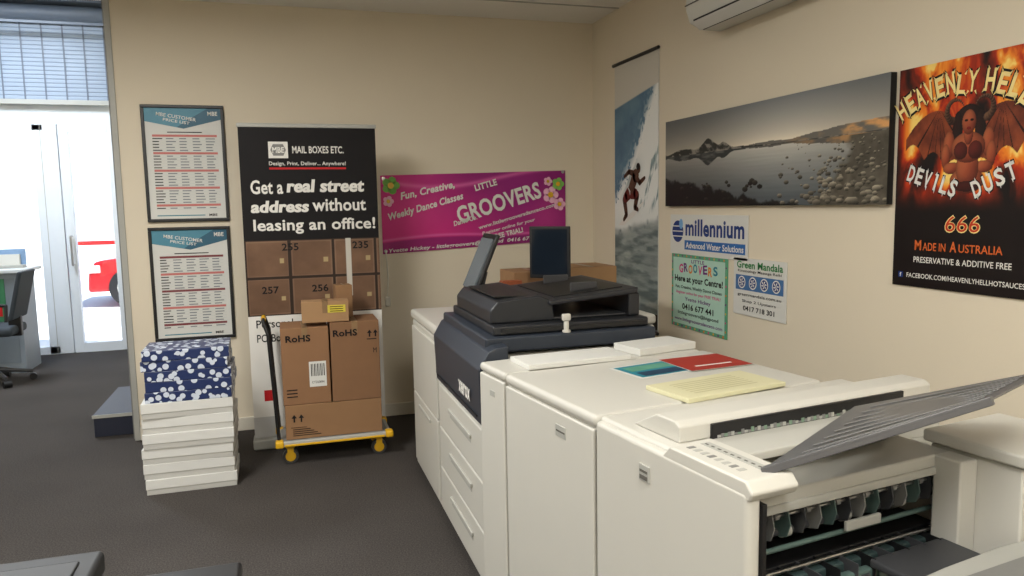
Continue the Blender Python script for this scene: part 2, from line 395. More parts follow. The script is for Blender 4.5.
for a in (("Fun, Creative,",.33,.440,.40,.062,12,.25,.03),("Weekly Dance Classes",.32,.325,.56,.066,15,.25,.03),("LITTLE",.76,.478,.17,.046,15,0,.03),
          ("GROOVERS",.86,.350,.66,.125,16,0,.03),("Dance Co.",.60,.225,.18,.036,15,.2,.02),("www.littlegrooversdanceco.com",1.00,.245,.62,.036,15,0,.02),("Register online for your",.93,.170,.42,.030,13,.2,.015),
          ("FREE TRIAL!",.92,.122,.24,.038,12,0,.03),("Yvette Hickey - littlegroovers@bigpond  0416 677 441",.62,.052,1.16,.036,3.2,.2,.02)):
    P().text(a[0],a[1],a[2],a[3],a[4],WHTINK,Z,rot=a[5],shear=a[6],bold=a[7]).done("lettering",pb,smooth=False)
for x,y in ((.02,.53),(1.36,.57),(.02,.02),(1.36,.09)):
    P().cyl((x,y,.0005),(x,y,.014),.012,STEEL,14).done("eyelet",pb)
FP=mat("flower_pink_ink",(248,190,216),.5,noise=.05); FG=mat("flower_green_ink",(136,196,96),.5,noise=.05)
for fx,fy,s_ in ((1.32,.48,1.0),(1.26,.40,1.3),(1.33,.33,1.0),(1.24,.50,.7),(.05,.37,.8),(.07,.48,1.3)):
    p=P()
    for k in range(5):
        a=k*2*math.pi/5; p.disc(fx+.028*s_*math.cos(a),fy+.028*s_*math.sin(a),.021*s_,.021*s_,.0125,FG if (s_ in (1.0,1.3) and (fx<1 or fy>.45)) else FP,14)
    p.disc(fx,fy,.017*s_,.017*s_,.0135,YEL,14)
    p.done("flower_print",pb,smooth=False)
cordm=mat("cord_white",(220,216,204),.6,noise=.03)
P().tube([(.02,.02,.016),(.03,-.17,.010),(.02,-.31,.010)],.004,cordm,8).box(.005,.04,-.37,-.30,.0,.028,cordm,.008).done("cord",pb,label="thin white hanging cord with toggle")

# ------------------------------------------------------------ surf banner
sb=thing("hanging_banner","tall surfing photo banner hanging on cream wall","banner",MR(4.92,.66))
def surf(u,v):
    n=fbm(u*6,v*18,11)
    c=mix((66,98,128),(112,146,166),n)
    L=.46+.42*u**1.3+.05*(fbm(u*5,v*9,13)-.5)
    dd=L-v
    streak=fbm(u*14+dd*10,dd*26-u*4,12)
    below=ss(.0,.02,dd)
    wht=np.clip(ss(.22,.48,streak+.42*np.exp(-((dd-.05)/.11)**2)),0,1)
    face=mix((98,126,132),(234,237,235),wht)
    c=c*(1-below[:,None])+face*below[:,None]
    spray=ss(.50,.62,fbm(u*30,v*70,16)+.32*np.exp(-(dd/.045)**2))*np.exp(-(dd/.07)**2); c=over(c,(236,238,236),spray)
    bar=np.exp(-((v-.57-.02*u)/.05)**2)*ss(.75,.2,u)*.7; c=over(c,(86,112,118),bar*below)
    edge=.38+.05*u+.04*(fbm(u*4,v*4,26)-.5)
    low=ss(.0,.03,edge-v)
    rip=fbm(u*4+v*3,v*60,14)
    water=mix((88,102,104),(142,152,150),ss(.25,.75,rip))
    c=c*(1-low[:,None])+water*low[:,None]
    f2=np.exp(-((v-edge)/.035)**2)*ss(.2,.5,fbm(u*14,v*40,22)+.1); c=over(c,(226,230,227),f2)
    f3=ss(.55,.70,fbm(u*3,v*30,21))*low*.5; c=over(c,(186,192,188),f3)
    t=ss(.83+.05*u,.836+.05*u,v)
    c=c*(1-t[:,None])+np.array((206,202,192))*t[:,None]
    return c
picture("print",sb,.64,1.79,140,380,surf,z=.006)
SK=mat("surfer_skin_ink",(92,62,50),.6,noise=.2,ns=40); SR=mat("surfer_shorts_ink",(110,44,40),.6,noise=.1); Z=.0075
cx,cy=.26,.90
p=P()
def limb(pts,ws,m,z):
    for (a,b),(wa,wb) in zip(zip(pts,pts[1:]),zip(ws,ws[1:])):
        d=Vector((b[0]-a[0],b[1]-a[1])).normalized(); q=Vector((-d.y,d.x))
        p.poly([(a[0]+q.x*wa,a[1]+q.y*wa),(b[0]+q.x*wb,b[1]+q.y*wb),(b[0]-q.x*wb,b[1]-q.y*wb),(a[0]-q.x*wa,a[1]-q.y*wa)],m,z); p.disc(b[0],b[1],wb,wb,z,m,12)
p.poly([(cx-.20,cy-.215),(cx-.12,cy-.215),(cx+.05,cy-.15),(cx+.20,cy-.05),(cx+.17,cy-.055),(cx-.02,cy-.135),(cx-.14,cy-.185)],WHTINK,Z)
Z+=.0006
limb([(cx-.02,cy+.0),(cx-.10,cy-.04),(cx-.07,cy-.14),(cx-.11,cy-.175)],[.035,.030,.022,.014],SK,Z)
limb([(cx+.0,cy+.0),(cx+.09,cy-.01),(cx+.06,cy-.09),(cx+.10,cy-.105)],[.035,.030,.022,.014],SK,Z)
limb([(cx-.03,cy+.01),(cx-.085,cy-.025)],[.042,.034],SR,Z+.0003); limb([(cx-.01,cy+.01),(cx+.07,cy+.0)],[.042,.034],SR,Z+.0003)
limb([(cx-.01,cy+.02),(cx+.07,cy+.12)],[.038,.046],SK,Z+.0004)
limb([(cx+.07,cy+.12),(cx+.13,cy+.07),(cx+.20,cy+.10)],[.022,.018,.012],SK,Z+.0006)
limb([(cx+.06,cy+.13),(cx-.03,cy+.15),(cx-.10,cy+.12)],[.022,.018,.012],SK,Z+.0002)
p.disc(cx+.115,cy+.165,.026,.032,Z+.0007,SK); p.disc(cx+.108,cy+.178,.027,.024,Z+.0009,BLKINK)
p.done("surfer_print",sb,smooth=False)
P().box(0,.64,0,1.79,0,.005,WHT).rect(.30,.64,.02,.12,.0065,BLKINK).done("sheet",sb,smooth=False)
P().cyl((-.01,1.79,.012),(.65,1.79,.012),.011,BLK).done("top_rail",sb)
P().cyl((-.01,0,.012),(.65,0,.012),.011,BLK).done("bottom_rail",sb)

# ------------------------------------------------------------ panorama
pn=thing("panorama_print","wide grey lake and mountain panorama canvas on cream wall","picture",MR(4.14,1.475))
def pano(u,v):
    hz=.58
    sky=mix((240,226,202),(118,121,123),np.clip((v-hz)/.42,0,1)**.62)
    light=.78+.30*np.exp(-((u-.64)/.32)**2)
    sky=sky*light[:,None]
    wat=mix((196,192,182),(82,88,92),np.clip((hz-v)/.50,0,1)**.75)*light[:,None]*(.94+.10*fbm(u*8,v*60,44))[:,None]
    c=np.where((v>hz)[:,None],sky,wat)
    hump=.115*np.exp(-((u-.27)/.045)**2)+.06*np.exp(-((u-.36)/.03)**2)+.04*np.exp(-((u-.12)/.08)**2)+.022
    hump=(hump+.030*(fbm(u*26,u*0,33)-.45))*ss(.58,.42,u)
    r2=(.022+.065*ss(.62,1.0,u)+.04*(fbm(u*12,u*0+4,35)-.4))*ss(.36,.60,u)
    far=(v>hz)&(v<hz+r2)
    lit=np.clip(ss(.60,.84,u)*ss(.28,.58,fbm(u*18,v*18,36)),0,1)
    cf=mix((108,104,98),(216,160,102),lit); c=np.where(far[:,None],cf,c)
    rf=(v<hz)&(v>hz-r2*.9); c=np.where(rf[:,None],cf*.72+16,c)
    near=(v>hz-.005)&(v<hz+hump); hc=mix((42,43,42),(134,129,120),ss(.42,.66,fbm(u*44+v*8,v*26,37))); c=np.where(near[:,None],hc,c)
    refl=(v<hz)&(v>hz-hump*.95); c=np.where(refl[:,None],mix((48,52,52),(92,93,90),ss(.4,.7,fbm(u*24,v*30,38))),c)
    dk=ss(.0,.05,.34-.48*u-v+.20*(fbm(u*26,v*10,39)-.5)); c=over(c,(20,21,20),.95*dk)
    shore=(u-.88)*1.3+.12*(fbm(u*10,v*5,40)-.5)+(.52-v)*.30
    sh=ss(.0,.03,shore)*(v<hz-.015)
    rk=mix((66,62,54),(108,102,90),fbm(u*50,v*16,41,3))
    c=c*(1-sh[:,None])+rk*sh[:,None]
    rs=random.Random(9); L_=[]
    for k in range(230):
        vy=.02+.53*rs.random(); ed=.88-(.52-vy)*.30/1.3
        ux=ed+rs.uniform(-.05,.24) if rs.random()<.85 else ed-rs.uniform(.03,.22)
        if .02<ux<.998: L_.append((vy,ux,(.0035+.0085*rs.random())*(1.5-2.1*vy),rs.randint(70,120)))
    for k in range(26): L_.append((.03+.22*rs.random(),.10+.50*rs.random(),.004+.010*rs.random(),rs.randint(26,48)))
    L_.sort(reverse=True)
    for vy,ux,rx,g in L_:
        if rx<.0012: continue
        ry=rx*1.9; e=((u-ux)/rx)**2+((v-vy)/ry)**2; m=e<1
        t=np.clip(.5+.6*(v-vy)/ry-.2*(u-ux)/rx,0,1); cc=mix((g*.45,g*.43,g*.38),(g*1.5,g*1.42,g*1.25),t)
        c=np.where(m[:,None],cc,c)
    return c
picture("print",pn,1.76,.505,640,180,pano,z=.0305)
P().box(0,1.76,0,.505,0,.03,BLK,.002).done("canvas",pn)

# ------------------------------------------------------------ signs
NVI=mat("navy_ink",(34,58,120),.5,noise=.04)
ms=thing("wall_sign","white and blue water solutions sign on cream wall","sign",MR(4.12,1.19))
p=P(); w,h=.80,.235; p.box(0,w,0,h,0,.006,WHT,.001); Z=.0066
p.disc(.09,.135,.065,.065,Z,NVI)
for a in (-.03,0,.03): p.rect(.03,.15,.133+a,.139+a,Z+.0006,WHTINK)
p.disc(.13,.18,.022,.03,Z+.0012,mat("light_blue_ink",(120,170,215),.5,noise=.04))
p.text("millennium",.475,.160,.59,.098,NVI,Z,bold=.03)
p.rect(.17,w-.02,.03,.085,Z,mat("blue_ink",(50,104,170),.5,noise=.04))
p.text("Advanced Water Solutions",.475,.057,.58,.036,WHTINK,Z+.0006,bold=.02)
p.done("board",ms,smooth=False)
PUR=mat("purple_ink",(110,40,120),.5,noise=.04); GRN=mat("green_ink",(96,162,128),.5,noise=.04); PNK=mat("pink_ink",(214,60,130),.5,noise=.04); ORG=mat("orange_letter_ink",(226,130,40),.5,noise=.04)
gs=thing("wall_sign","green and white dance class sign on cream wall","sign",MR(4.10,.75))
p=P(); w,h=.60,.44; p.box(0,w,0,h,0,.006,GRN,.001); Z=.0066
p.rect(.02,w-.02,.02,h-.02,Z,mat("mint_paper",(176,212,196),.5,noise=.03))
Z2=Z+.0006
for k in range(12):
    p.disc(.03+k*.049,.010,.007,.007,Z2,[PNK,YEL,PUR,ORG][k%4],10); p.disc(.03+k*.049,h-.010,.006,.006,Z2,[PNK,YEL,PUR,ORG][k%4],10)
for k in range(8): p.disc(.010,.04+k*.05,.006,.006,Z2,[ORG,PNK,YEL,PUR][k%4],10); p.disc(w-.010,.04+k*.05,.006,.006,Z2,[ORG,PNK,YEL,PUR][k%4],10)
p.text("LITTLE",.30,.403,.14,.020,PUR,Z2,bold=.02)
for i,c in enumerate("GROOVERS"): p.text(c,.115+i*.053,.358+(.006 if i%2 else -.002),.044,.052,[PNK,PUR,ORG,TEAL][i%4],Z2,rot=(4 if i%2 else -4),bold=.03)
p.text("Here at your Centre!",.30,.290,.52,.050,BLKINK,Z2,bold=.03)
p.text("Fun, Creative, Weekly Dance Classes",.30,.243,.50,.024,BLKINK,Z2,bold=.015)
p.text("Register online for your FREE TRIAL!",.30,.210,.48,.022,PNK,Z2,bold=.015)
p.text("Yvette Hickey",.30,.173,.28,.028,PUR,Z2,bold=.015)
p.text("0416 677 441",.30,.130,.34,.036,BLKINK,Z2,bold=.025)
p.text("littlegroovers@bigpond",.30,.088,.44,.026,BLKINK,Z2,bold=.015)
p.text("www.littlegrooversdanceco.com",.30,.048,.52,.026,PUR,Z2,bold=.015)
p.done("board",gs,smooth=False)
gm_=thing("wall_sign","white sign with blue circular emblems on cream wall","sign",MR(3.44,.91))
p=P(); w,h=.435,.295; p.box(0,w,0,h,0,.006,WHT,.001); Z=.0066; Z2=Z+.0006
p.text("Green Mandala",.22,.262,.38,.038,mat("dark_green_ink",(44,122,66),.5,noise=.04),Z2,bold=.025)
p.text("Kinesiology Massage Reiki",.22,.228,.36,.018,BLKINK,Z2,bold=.01)
p.rect(.02,w-.02,.130,.208,Z,mat("blue_violet_ink",(70,110,160),.5,noise=.04))
for k in range(4):
    x=.075+k*.095; p.disc(x,.17,.032,.032,Z2,WHTINK); p.disc(x,.17,.026,.026,Z2+.0006,NVI)
    for q in range(6):
        a=q*math.pi/3; p.poly([(x,.17),(x+.023*math.cos(a),.17+.023*math.sin(a)),(x+.018*math.cos(a+.5),.17+.018*math.sin(a+.5))],WHTINK,Z2+.0012)
p.text("greenmandala.com.au",.22,.105,.36,.020,BLKINK,Z2,bold=.01)
p.text("Shop 2 Upstairs",.22,.072,.28,.018,BLKINK,Z2,bold=.01)
p.text("0417 718 301",.22,.036,.26,.026,BLKINK,Z2,bold=.02)
p.done("board",gm_,smooth=False)

# ------------------------------------------------------------ devil poster
dv=thing("wall_poster","black poster with flames and horned winged figure on cream wall","poster",MR(2.36,1.165))
w,h=.60,.815
def wingm(u,v,s):
    X=(u-.52)*s/.46; Y=v
    top=.79-.16*(X-.50)**2*3-.05*ss(.3,.0,X)
    bot=.50+.12*X+.05*np.abs(np.sin(X*9.4))
    return (X>.08)&(X<.98)&(Y<top)&(Y>bot)
def flame(u,v):
    n=fbm(u*6+.9*fbm(u*5,v*5,50),v*4-2*fbm(u*4,v*3,52),51,6)
    t=ss(.34,.50,v)*ss(-.05,.12,u)*ss(1.05,.88,u)*np.clip(1.35-1.0*np.abs(u-.5),0,1)
    q=np.clip((n-.25)*2.7,0,1)*t
    c=mix((22,14,14),(176,48,20),np.clip(q*2.2,0,1)); c=over(c,(236,132,38),ss(.42,.76,q)); c=over(c,(250,214,116),ss(.76,1.0,q))
    for s in (-1,1):
        m=wingm(u,v,s); X=(u-.52)*s/.46
        rib=np.abs(np.sin((np.arctan2(v-.80,X-.45))*7))<.16
        wc=mix((64,26,20),(160,78,44),fbm(u*18,v*18,55)*1.1); wc=np.where(rib[:,None],np.array((30,13,12)),wc)
        c=np.where(m[:,None],wc,c)
    def blob(cx,cy,rx,ry,col,hi):
        nonlocal c
        e=((u-cx)/rx)**2+((v-cy)/ry)**2
        sh=np.clip(1-e,0,1)**.5; lt=np.clip(.45+.5*(-(u-cx)/rx)*.6+.35*(v-cy)/ry+.25*(fbm(u*30,v*30,57)-.5),0,1)
        cc=mix(col,hi,lt); m=e<1; c=np.where(m[:,None],cc*(.55+.45*sh)[:,None],c)
    S0=(110,42,28); S1=(214,120,76)
    cx=.52
    blob(cx,.745,.085,.055,(24,14,14),(50,26,22))
    for s in (-1,1):
        blob(cx+s*.075,.69,.035,.085,(24,14,14),(50,26,22))
        blob(cx+s*.130,.635,.038,.060,S0,S1); blob(cx+s*.150,.585,.030,.055,S0,S1); blob(cx+s*.105,.535,.060,.026,S0,S1)
    blob(cx,.48,.115,.055,S0,S1); blob(cx,.535,.075,.085,S0,S1); blob(cx,.62,.112,.065,S0,S1); blob(cx,.675,.030,.045,S0,S1)
    for s in (-1,1): blob(cx+s*.048,.607,.046,.038,(60,20,18),(120,44,34))
    blob(cx,.725,.046,.052,S0,S1)
    for s in (-1,1): blob(cx+s*.019,.733,.011,.006,(20,8,8),(30,10,10))
    blob(cx,.700,.015,.006,(110,20,20),(130,24,24))
    blob(cx,.455,.085,.022,(50,18,16),(90,34,28))
    for s in (-1,1):
        for k in range(16):
            a=math.radians(-70+k*15); rr_=.060; wd=.020*(1-k/17)+.003
            blob(cx+s*(.095+rr_*math.cos(a)*.95),.800+rr_*.75*math.sin(a)-.02,wd,wd*.8,(40,22,18),(150,110,80))
    return c
picture("print",dv,w,h,300,400,flame,z=.006)
P().box(0,w,0,h,0,.005,BLK).done("sheet",dv,smooth=False)
FLY=mat("flame_yellow_ink",(246,222,150),.6,noise=.1); ORI=mat("orange_ink",(214,104,50),.5,noise=.08); REDO=mat("fiery_red_ink",(196,58,30),.5,noise=.2,ns=40)
Z=.0075
jr=random.Random(5)
def spike(p,x,y,rot,sz,m,z):
    a=math.radians(rot); d=(math.sin(a),math.cos(a)); q=(math.cos(a),-math.sin(a))
    p.poly([(x-q[0]*sz*.35,y-q[1]*sz*.35),(x+q[0]*sz*.35,y+q[1]*sz*.35),(x+d[0]*sz*1.5,y+d[1]*sz*1.5)],m,z)
def arc(p,s,cx,cy,rad,a0,a1,lw,lh,m,dz=0,jit=None,sp=False):
    for i,chh in enumerate(s):
        a=math.radians(a0+(a1-a0)*i/(len(s)-1)); j=jit[i] if jit else 0
        x,y=cx+rad*math.sin(a),cy+rad*math.cos(a)+j*.001
        p.text(chh,x,y,lw if chh!='I' else lw*.35,lh*(1+.01*j),m,Z+dz,rot=-math.degrees(a)+j,bold=.03)
        if sp:
            for sx in (-1,1):
                for sy in (-1,1):
                    px_=x+math.cos(a)*sx*lw*.38+math.sin(a)*sy*lh*.44; py_=y-math.sin(a)*sx*lw*.38+math.cos(a)*sy*lh*.44
                    spike(p,px_,py_,math.degrees(a)+(0 if sy>0 else 180)+sx*sy*28,.011,m,Z+dz)
p=P()
for s,a0,a1 in (("HEAVENLY",-31,6),("HELL",14,31)):
    jt=[jr.uniform(-7,7) for _ in s]
    arc(p,s,.27,.24,.490,a0,a1,.044,.086,BLKINK,0,jt,True); arc(p,s,.27,.24,.490,a0,a1,.035,.070,FLY,.0006,jt,True)
p.done("lettering",dv,smooth=False)
p=P()
for i,c in enumerate("DEVILS"): p.text(c,.075+i*.037,.425-i*.012,.036 if c!='I' else .014,.070,BLKINK,Z,rot=-18,bold=.03); p.text(c,.075+i*.037,.425-i*.012,.031 if c!='I' else .010,.060,WHTINK,Z+.0006,rot=-18,bold=.03); spike(p,.075+i*.037,.450-i*.012,18+(i%2)*20-10,.010,WHTINK,Z+.0006); spike(p,.070+i*.037,.400-i*.012,190,.010,WHTINK,Z+.0006)
for i,c in enumerate("DUST"): p.text(c,.355+i*.042,.362+i*.018,.039,.070,BLKINK,Z,rot=22,bold=.03); p.text(c,.355+i*.042,.362+i*.018,.034,.060,WHTINK,Z+.0006,rot=22,bold=.03); spike(p,.350+i*.042,.386+i*.018,-20,.010,WHTINK,Z+.0006); spike(p,.360+i*.042,.338+i*.018,165,.010,WHTINK,Z+.0006)
p.done("lettering",dv,smooth=False)
P().text("666",.305,.240,.145,.064,FLY,Z,bold=.03,shear=.1).text("666",.305,.240,.138,.056,REDO,Z+.0006,bold=.0,shear=.1).done("lettering",dv,smooth=False)
P().text("M",.118,.158,.030,.038,ORI,Z,bold=.02).text("ADE IN",.190,.154,.100,.029,ORI,Z,bold=.01).text("A",.272,.158,.028,.038,ORI,Z,bold=.02).text("USTRALIA",.380,.154,.170,.029,ORI,Z,bold=.01).done("lettering",dv,smooth=False)
P().text("PRESERVATIVE & ADDITIVE FREE",.30,.104,.40,.022,WHTINK,Z,bold=.01).done("lettering",dv,smooth=False)
P().rect(.03,.052,.032,.054,Z,NVI).text("f",.041,.043,.008,.016,WHTINK,Z+.0006,bold=.02).text("FACEBOOK.COM/HEAVENLYHELLHOTSAUCES",.31,.043,.48,.018,WHTINK,Z,bold=.01).done("lettering",dv,smooth=False)

# ------------------------------------------------------------ air conditioner
ac=thing("air_conditioner","white split air conditioner mounted high on cream wall","air conditioner",Matrix.Translation((XR-.002,2.70,2.395)))
ACW=mat("ac_white",(206,206,200),.35,noise=.015)
prof=[(0,.30),(-.17,.30),(-.205,.26),(-.215,.10),(-.19,.03),(-.12,0),(0,0)]
P().prism([(x,0,z) for x,z in prof],(0,.90,0),ACW,.008,2).done("body",ac)
P().prism([(-.197,.05,.040),(-.189,.05,.018),(-.135,.05,-.008),(-.13,.05,.002)],(0,.80,0),BLK).done("air_outlet",ac)
P().prism([(-.202,.06,.020),(-.206,.06,.028),(-.168,.06,-.010),(-.163,.06,-.016)],(0,.78,0),ACW,.001).done("louvre",ac)
P().box(-.218,-.212,.0,.90,.115,.12,SEAM).done("seam",ac)

# ------------------------------------------------------------ paper stack
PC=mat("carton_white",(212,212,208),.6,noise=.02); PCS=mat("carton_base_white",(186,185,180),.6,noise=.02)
z=0
for i in range(6):
    hh=.082; dx=random.uniform(-.012,.012); dy=random.uniform(-.01,.01)
    t=thing("paper_carton","flat white paper carton with lid in floor stack","carton",Matrix.Translation((-.52+dx,4.41+dy,z))@Matrix.Rotation(math.radians(random.uniform(-1.5,1.5)),4,'Z'),group="white paper cartons in floor stack")
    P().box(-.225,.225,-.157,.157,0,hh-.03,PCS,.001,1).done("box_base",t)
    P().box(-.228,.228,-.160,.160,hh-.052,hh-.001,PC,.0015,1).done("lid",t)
    z+=hh
def reammat(i):
    m=bpy.data.materials.new("ream_wrap"); m.use_nodes=True; nt=m.node_tree; n=nt.nodes; l=nt.links
    tc=n.new("ShaderNodeTexCoord"); mp=n.new("ShaderNodeMapping"); mp.inputs["Location"].default_value=(i*3.1,i,0); mp.inputs["Rotation"].default_value=(0,.5,.6); v=n.new("ShaderNodeTexVoronoi"); v.inputs["Scale"].default_value=26; v.feature='F1'
    r=n.new("ShaderNodeValToRGB"); r.color_ramp.interpolation='CONSTANT'
    r.color_ramp.elements[0].color=(*lin((200,208,220)),1); r.color_ramp.elements[1].position=.41; r.color_ramp.elements[1].color=(*lin((36,50,92)),1)
    l.new(tc.outputs["Object"],mp.inputs[0]); l.new(mp.outputs[0],v.inputs["Vector"]); l.new(v.outputs["Distance"],r.inputs[0]); l.new(r.outputs[0],n["Principled BSDF"].inputs["Base Color"]); n["Principled BSDF"].inputs["Roughness"].default_value=.35
    return m
for i in range(5):
    hh=.056; dx=random.uniform(-.01,.01)
    t=P().box(-.215,.215,-.15,.15,0,hh-.001,reammat(i),.003,2).done("paper_ream")
    tag(t,"paper ream in blue and white patterned wrapper on stack","paper ream",group="patterned paper reams on cartons",M=Matrix.Translation((-.515+dx,4.41,z))@Matrix.Rotation(math.radians(random.uniform(-2,2)),4,'Z'))
    z+=hh

# ------------------------------------------------------------ trolley
tr=thing("platform_trolley","grey platform trolley with yellow bumpers and folding handle","trolley",Matrix.Translation((-.08,4.47,0)))
LT=.66; DT=.31
P().box(0,LT,-.02,DT,.118,.15,LGREY,.006).box(.02,LT-.02,.0,DT-.01,.150,.1515,MGREY,.0005,1).done("platform",tr)
P().box(.04,LT-.04,-.028,-.02,.122,.134,YEL,.002).done("edge_strip",tr)
for x0,x1 in ((-.012,.035),(LT-.035,LT+.012)):
    for y0,y1 in ((-.032,.03),(DT-.05,DT+.010)): P().box(x0,x1,y0,y1,.115,.156,YEL,.010,3).done("bumper",tr)
for x in (.07,LT-.07):
    for y in (.05,DT-.05):
        k=P(); k.cyl((x,y-.016,.045),(x,y+.016,.045),.045,DGREY,24).cyl((x,y-.018,.045),(x,y+.018,.045),.03,YEL,20).cyl((x,y-.021,.045),(x,y+.021,.045),.009,STEEL,10)
        k.done("wheel",tr)
        k=P(); k.box(x-.018,x+.018,y-.026,y-.022,.03,.11,YEL).box(x-.018,x+.018,y+.022,y+.026,.03,.11,YEL).box(x-.03,x+.03,y-.03,y+.03,.108,.119,YEL,.003); k.done("caster_fork",tr)
p=P(); p.tube([(.01,.02,.15),(-.02,.02,.78),(-.045,.04,.86),(-.045,DT-.04,.86),(-.02,DT-.02,.78),(.01,DT-.02,.15)],.011,BLK)
p.tube([(-.008,.02,.5),(-.008,DT-.02,.5)],.009,BLK)
p.tube([(-.045,.10,.86),(-.045,DT-.10,.86)],.014,YEL)
p.done("handle",tr)

def carton(name,x,y,z,w,d,h,lab,rot=0,m=CARD,deco=None,grp=None,open_=False):
    t=thing(name,lab,"cardboard box",Matrix.Translation((x,y,z))@Matrix.Rotation(math.radians(rot),4,'Z'),group=grp)
    p=P(); p.box(0,w,0,d,0,h-.0015,m,.004)
    p.box(w*.44,w*.56,-.0012,d+.001,h-.0015,h-.0008,TAPE)
    if h>.3 or open_: p.box(w*.44,w*.56,-.0012,0,h-.07,h-.002,TAPE)
    F=Matrix(((1,0,0,0),(0,0,-1,0),(0,1,0,0),(0,0,0,1)))
    if deco: deco(p,F,w,h)
    p.done("box",t)
    return t
def FT(p,F,s,x,y,w,h,m,**k): p.text(s,x,y,w,h,m,z=.0022,M=F,**k)
def Frect(p,x0,x1,y0,y1,m,d=.002): p.box(x0,x1,-d,0,y0,y1,m)
def deco_left(p,F,w,h):
    FT(p,F,"RoHS",w*.36,h*.86,.14,.040,BLKINK,bold=.03)
    Frect(p,w*.56,w*.92,h*.22,h*.55,WHT,.0015)
    for i in range(9): Frect(p,w*.60+i*.009,w*.60+i*.009+(.003 if i%2 else .005),h*.36,h*.52,BLKINK,.0022)
    FT(p,F,"CT350894",w*.74,h*.28,.07,.014,BLKINK)
    for i in range(3): Frect(p,w*.08,w*.3,h*.10+i*.02,h*.10+i*.02+.006,BLKINK,.0018)
def arrow(p,x,y,s,m):
    p.prism([(x-s*.5,-.002,y),(x+s*.5,-.002,y),(x,-.002,y+s*.7)],(0,.002,0),m); p.box(x-s*.15,x+s*.15,-.002,0,y-s*.8,y,m)
def deco_right(p,F,w,h):
    FT(p,F,"RoHS",w*.30,h*.86,.14,.040,BLKINK,bold=.03)
    for i in range(2): arrow(p,w*.80+i*.035,h*.84,.028,BLKINK)
    Frect(p,w*.74,w*.94,h*.76,h*.77,BLKINK)
    FT(p,F,"M",w*.9,h*.62,.02,.03,BLKINK)
def deco_bot(p,F,w,h):
    for i in range(2): arrow(p,.05+i*.04,h*.62,.03,BLKINK)
    p.box(.03,.12,-.002,0,h*.34,h*.35,BLKINK)
    for i in range(4): Frect(p,.04,.20-.02*i,h*.10+i*.012,h*.10+i*.012+.004,BLKINK,.0016)
carton("cardboard_box",-.030,4.475,.1525,.56,.30,.205,"wide brown carton with arrow symbols on trolley platform",deco=deco_bot)
carton("cardboard_box",-.035,4.48,.358,.272,.29,.455,"tall brown carton marked RoHS with white barcode label",deco=deco_left,m=mat("cardboard_a",(138,101,70),.8,noise=.06,ns=12))
carton("cardboard_box",.246,4.475,.358,.285,.29,.475,"tall brown carton marked RoHS with black arrow symbols",rot=0,deco=deco_right,m=mat("cardboard_b",(128,93,64),.8,noise=.06,ns=12))
def deco_top(p,F,w,h):
    Frect(p,w*.55,w*.93,h*.45,h*.8,mat("yellow_label",(206,188,64),.5,noise=.04))
    for i in range(3): Frect(p,w*.60,w*.88,h*.5+i*.013,h*.5+i*.013+.004,BLKINK,.0026)
carton("cardboard_box",.09,4.49,.835,.27,.13,.125,"small brown carton with yellow label on top",rot=-2,m=CARD2,deco=deco_top,open_=True)
carton("cardboard_box",.30,4.645,.8345,.10,.10,.20,"narrow brown carton standing behind labelled small carton",rot=6,m=CARD)

# ------------------------------------------------------------ PRINTER modules
fa=thing("paper_feeder","off-white floor-standing printer paper feeder module","printer module",Matrix.Translation((.68,3.46,0)))
P().box(.01,1.15,0,.74,.03,.87,WHITEP,.012,3).box(.03,1.12,.02,.72,0,.03,DGREY).done("body",fa)
P().box(0,1.16,-.002,.75,.873,.925,WHITEP,.018,4).done("top_cover",fa)
P().box(-.002,.02,.03,.70,.47,.84,WHITEP,.006,3).done("door",fa)
dr=P().box(-.002,.02,.03,.70,.07,.465,WHITEP,.006,3).done("drawer",fa)
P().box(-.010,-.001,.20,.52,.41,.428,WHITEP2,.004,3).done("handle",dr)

en=thing("production_printer","large off-white printer with navy fascia and dark scanner","printer",Matrix.Translation((.68,2.60,0)))
P().box(.012,.76,.125,.85,.03,.93,WHITEP,.01,3).box(.012,.10,.01,.13,.03,.93,WHITEP,.008).box(.04,.75,.13,.82,0,.03,DGREY).done("body",en)
prof=[(.02,.675),(-.008,.69),(-.016,.90),(.022,.965),(.05,.980),(.10,.985),(.10,.675)]
P().prism([(x,.008,z) for x,z in prof],(0,.845,0),NAVY,.006,3).box(-.016,-.0105,.06,.80,.715,.719,BLK).done("front_fascia",en)
P().text("xerox",0,0,.19,.050,WHTINK,M=Matrix(((0,0,-1,-.0180),(-1,0,0,.24),(0,1,0,.775),(0,0,0,1))),bold=.03,z=.0).done("lettering",en,smooth=False)
for z0,z1 in ((.465,.668),(.268,.461),(.06,.264)):
    d=P().box(-.003,.02,.02,.835,z0,z1,WHITEP,.007,3).done("drawer",en)
    hnd=P(); zc=(z0+z1)/2+.03
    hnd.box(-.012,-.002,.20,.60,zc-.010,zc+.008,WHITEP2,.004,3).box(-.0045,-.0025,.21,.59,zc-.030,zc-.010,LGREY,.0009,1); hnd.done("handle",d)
P().box(.03,.740,.075,.84,.945,1.005,NAVY,.010,4).done("scanner_deck",en)
P().box(.07,.722,.105,.80,1.005,1.042,NAVYD,.008,3).box(.10,.71,.100,.105,1.013,1.030,BLK).done("scanner_lid",en)
p=P()
p.prism([(.075,.16,1.042),(.075,.16,1.095),(.105,.16,1.130),(.28,.16,1.145),(.33,.16,1.12),(.34,.16,1.042)],(0,.58,0),NAVYD,.008,3)
p.box(.11,.29,.22,.66,1.137,1.143,BLK,.002)
p.done("document_feeder",en)
p=P()
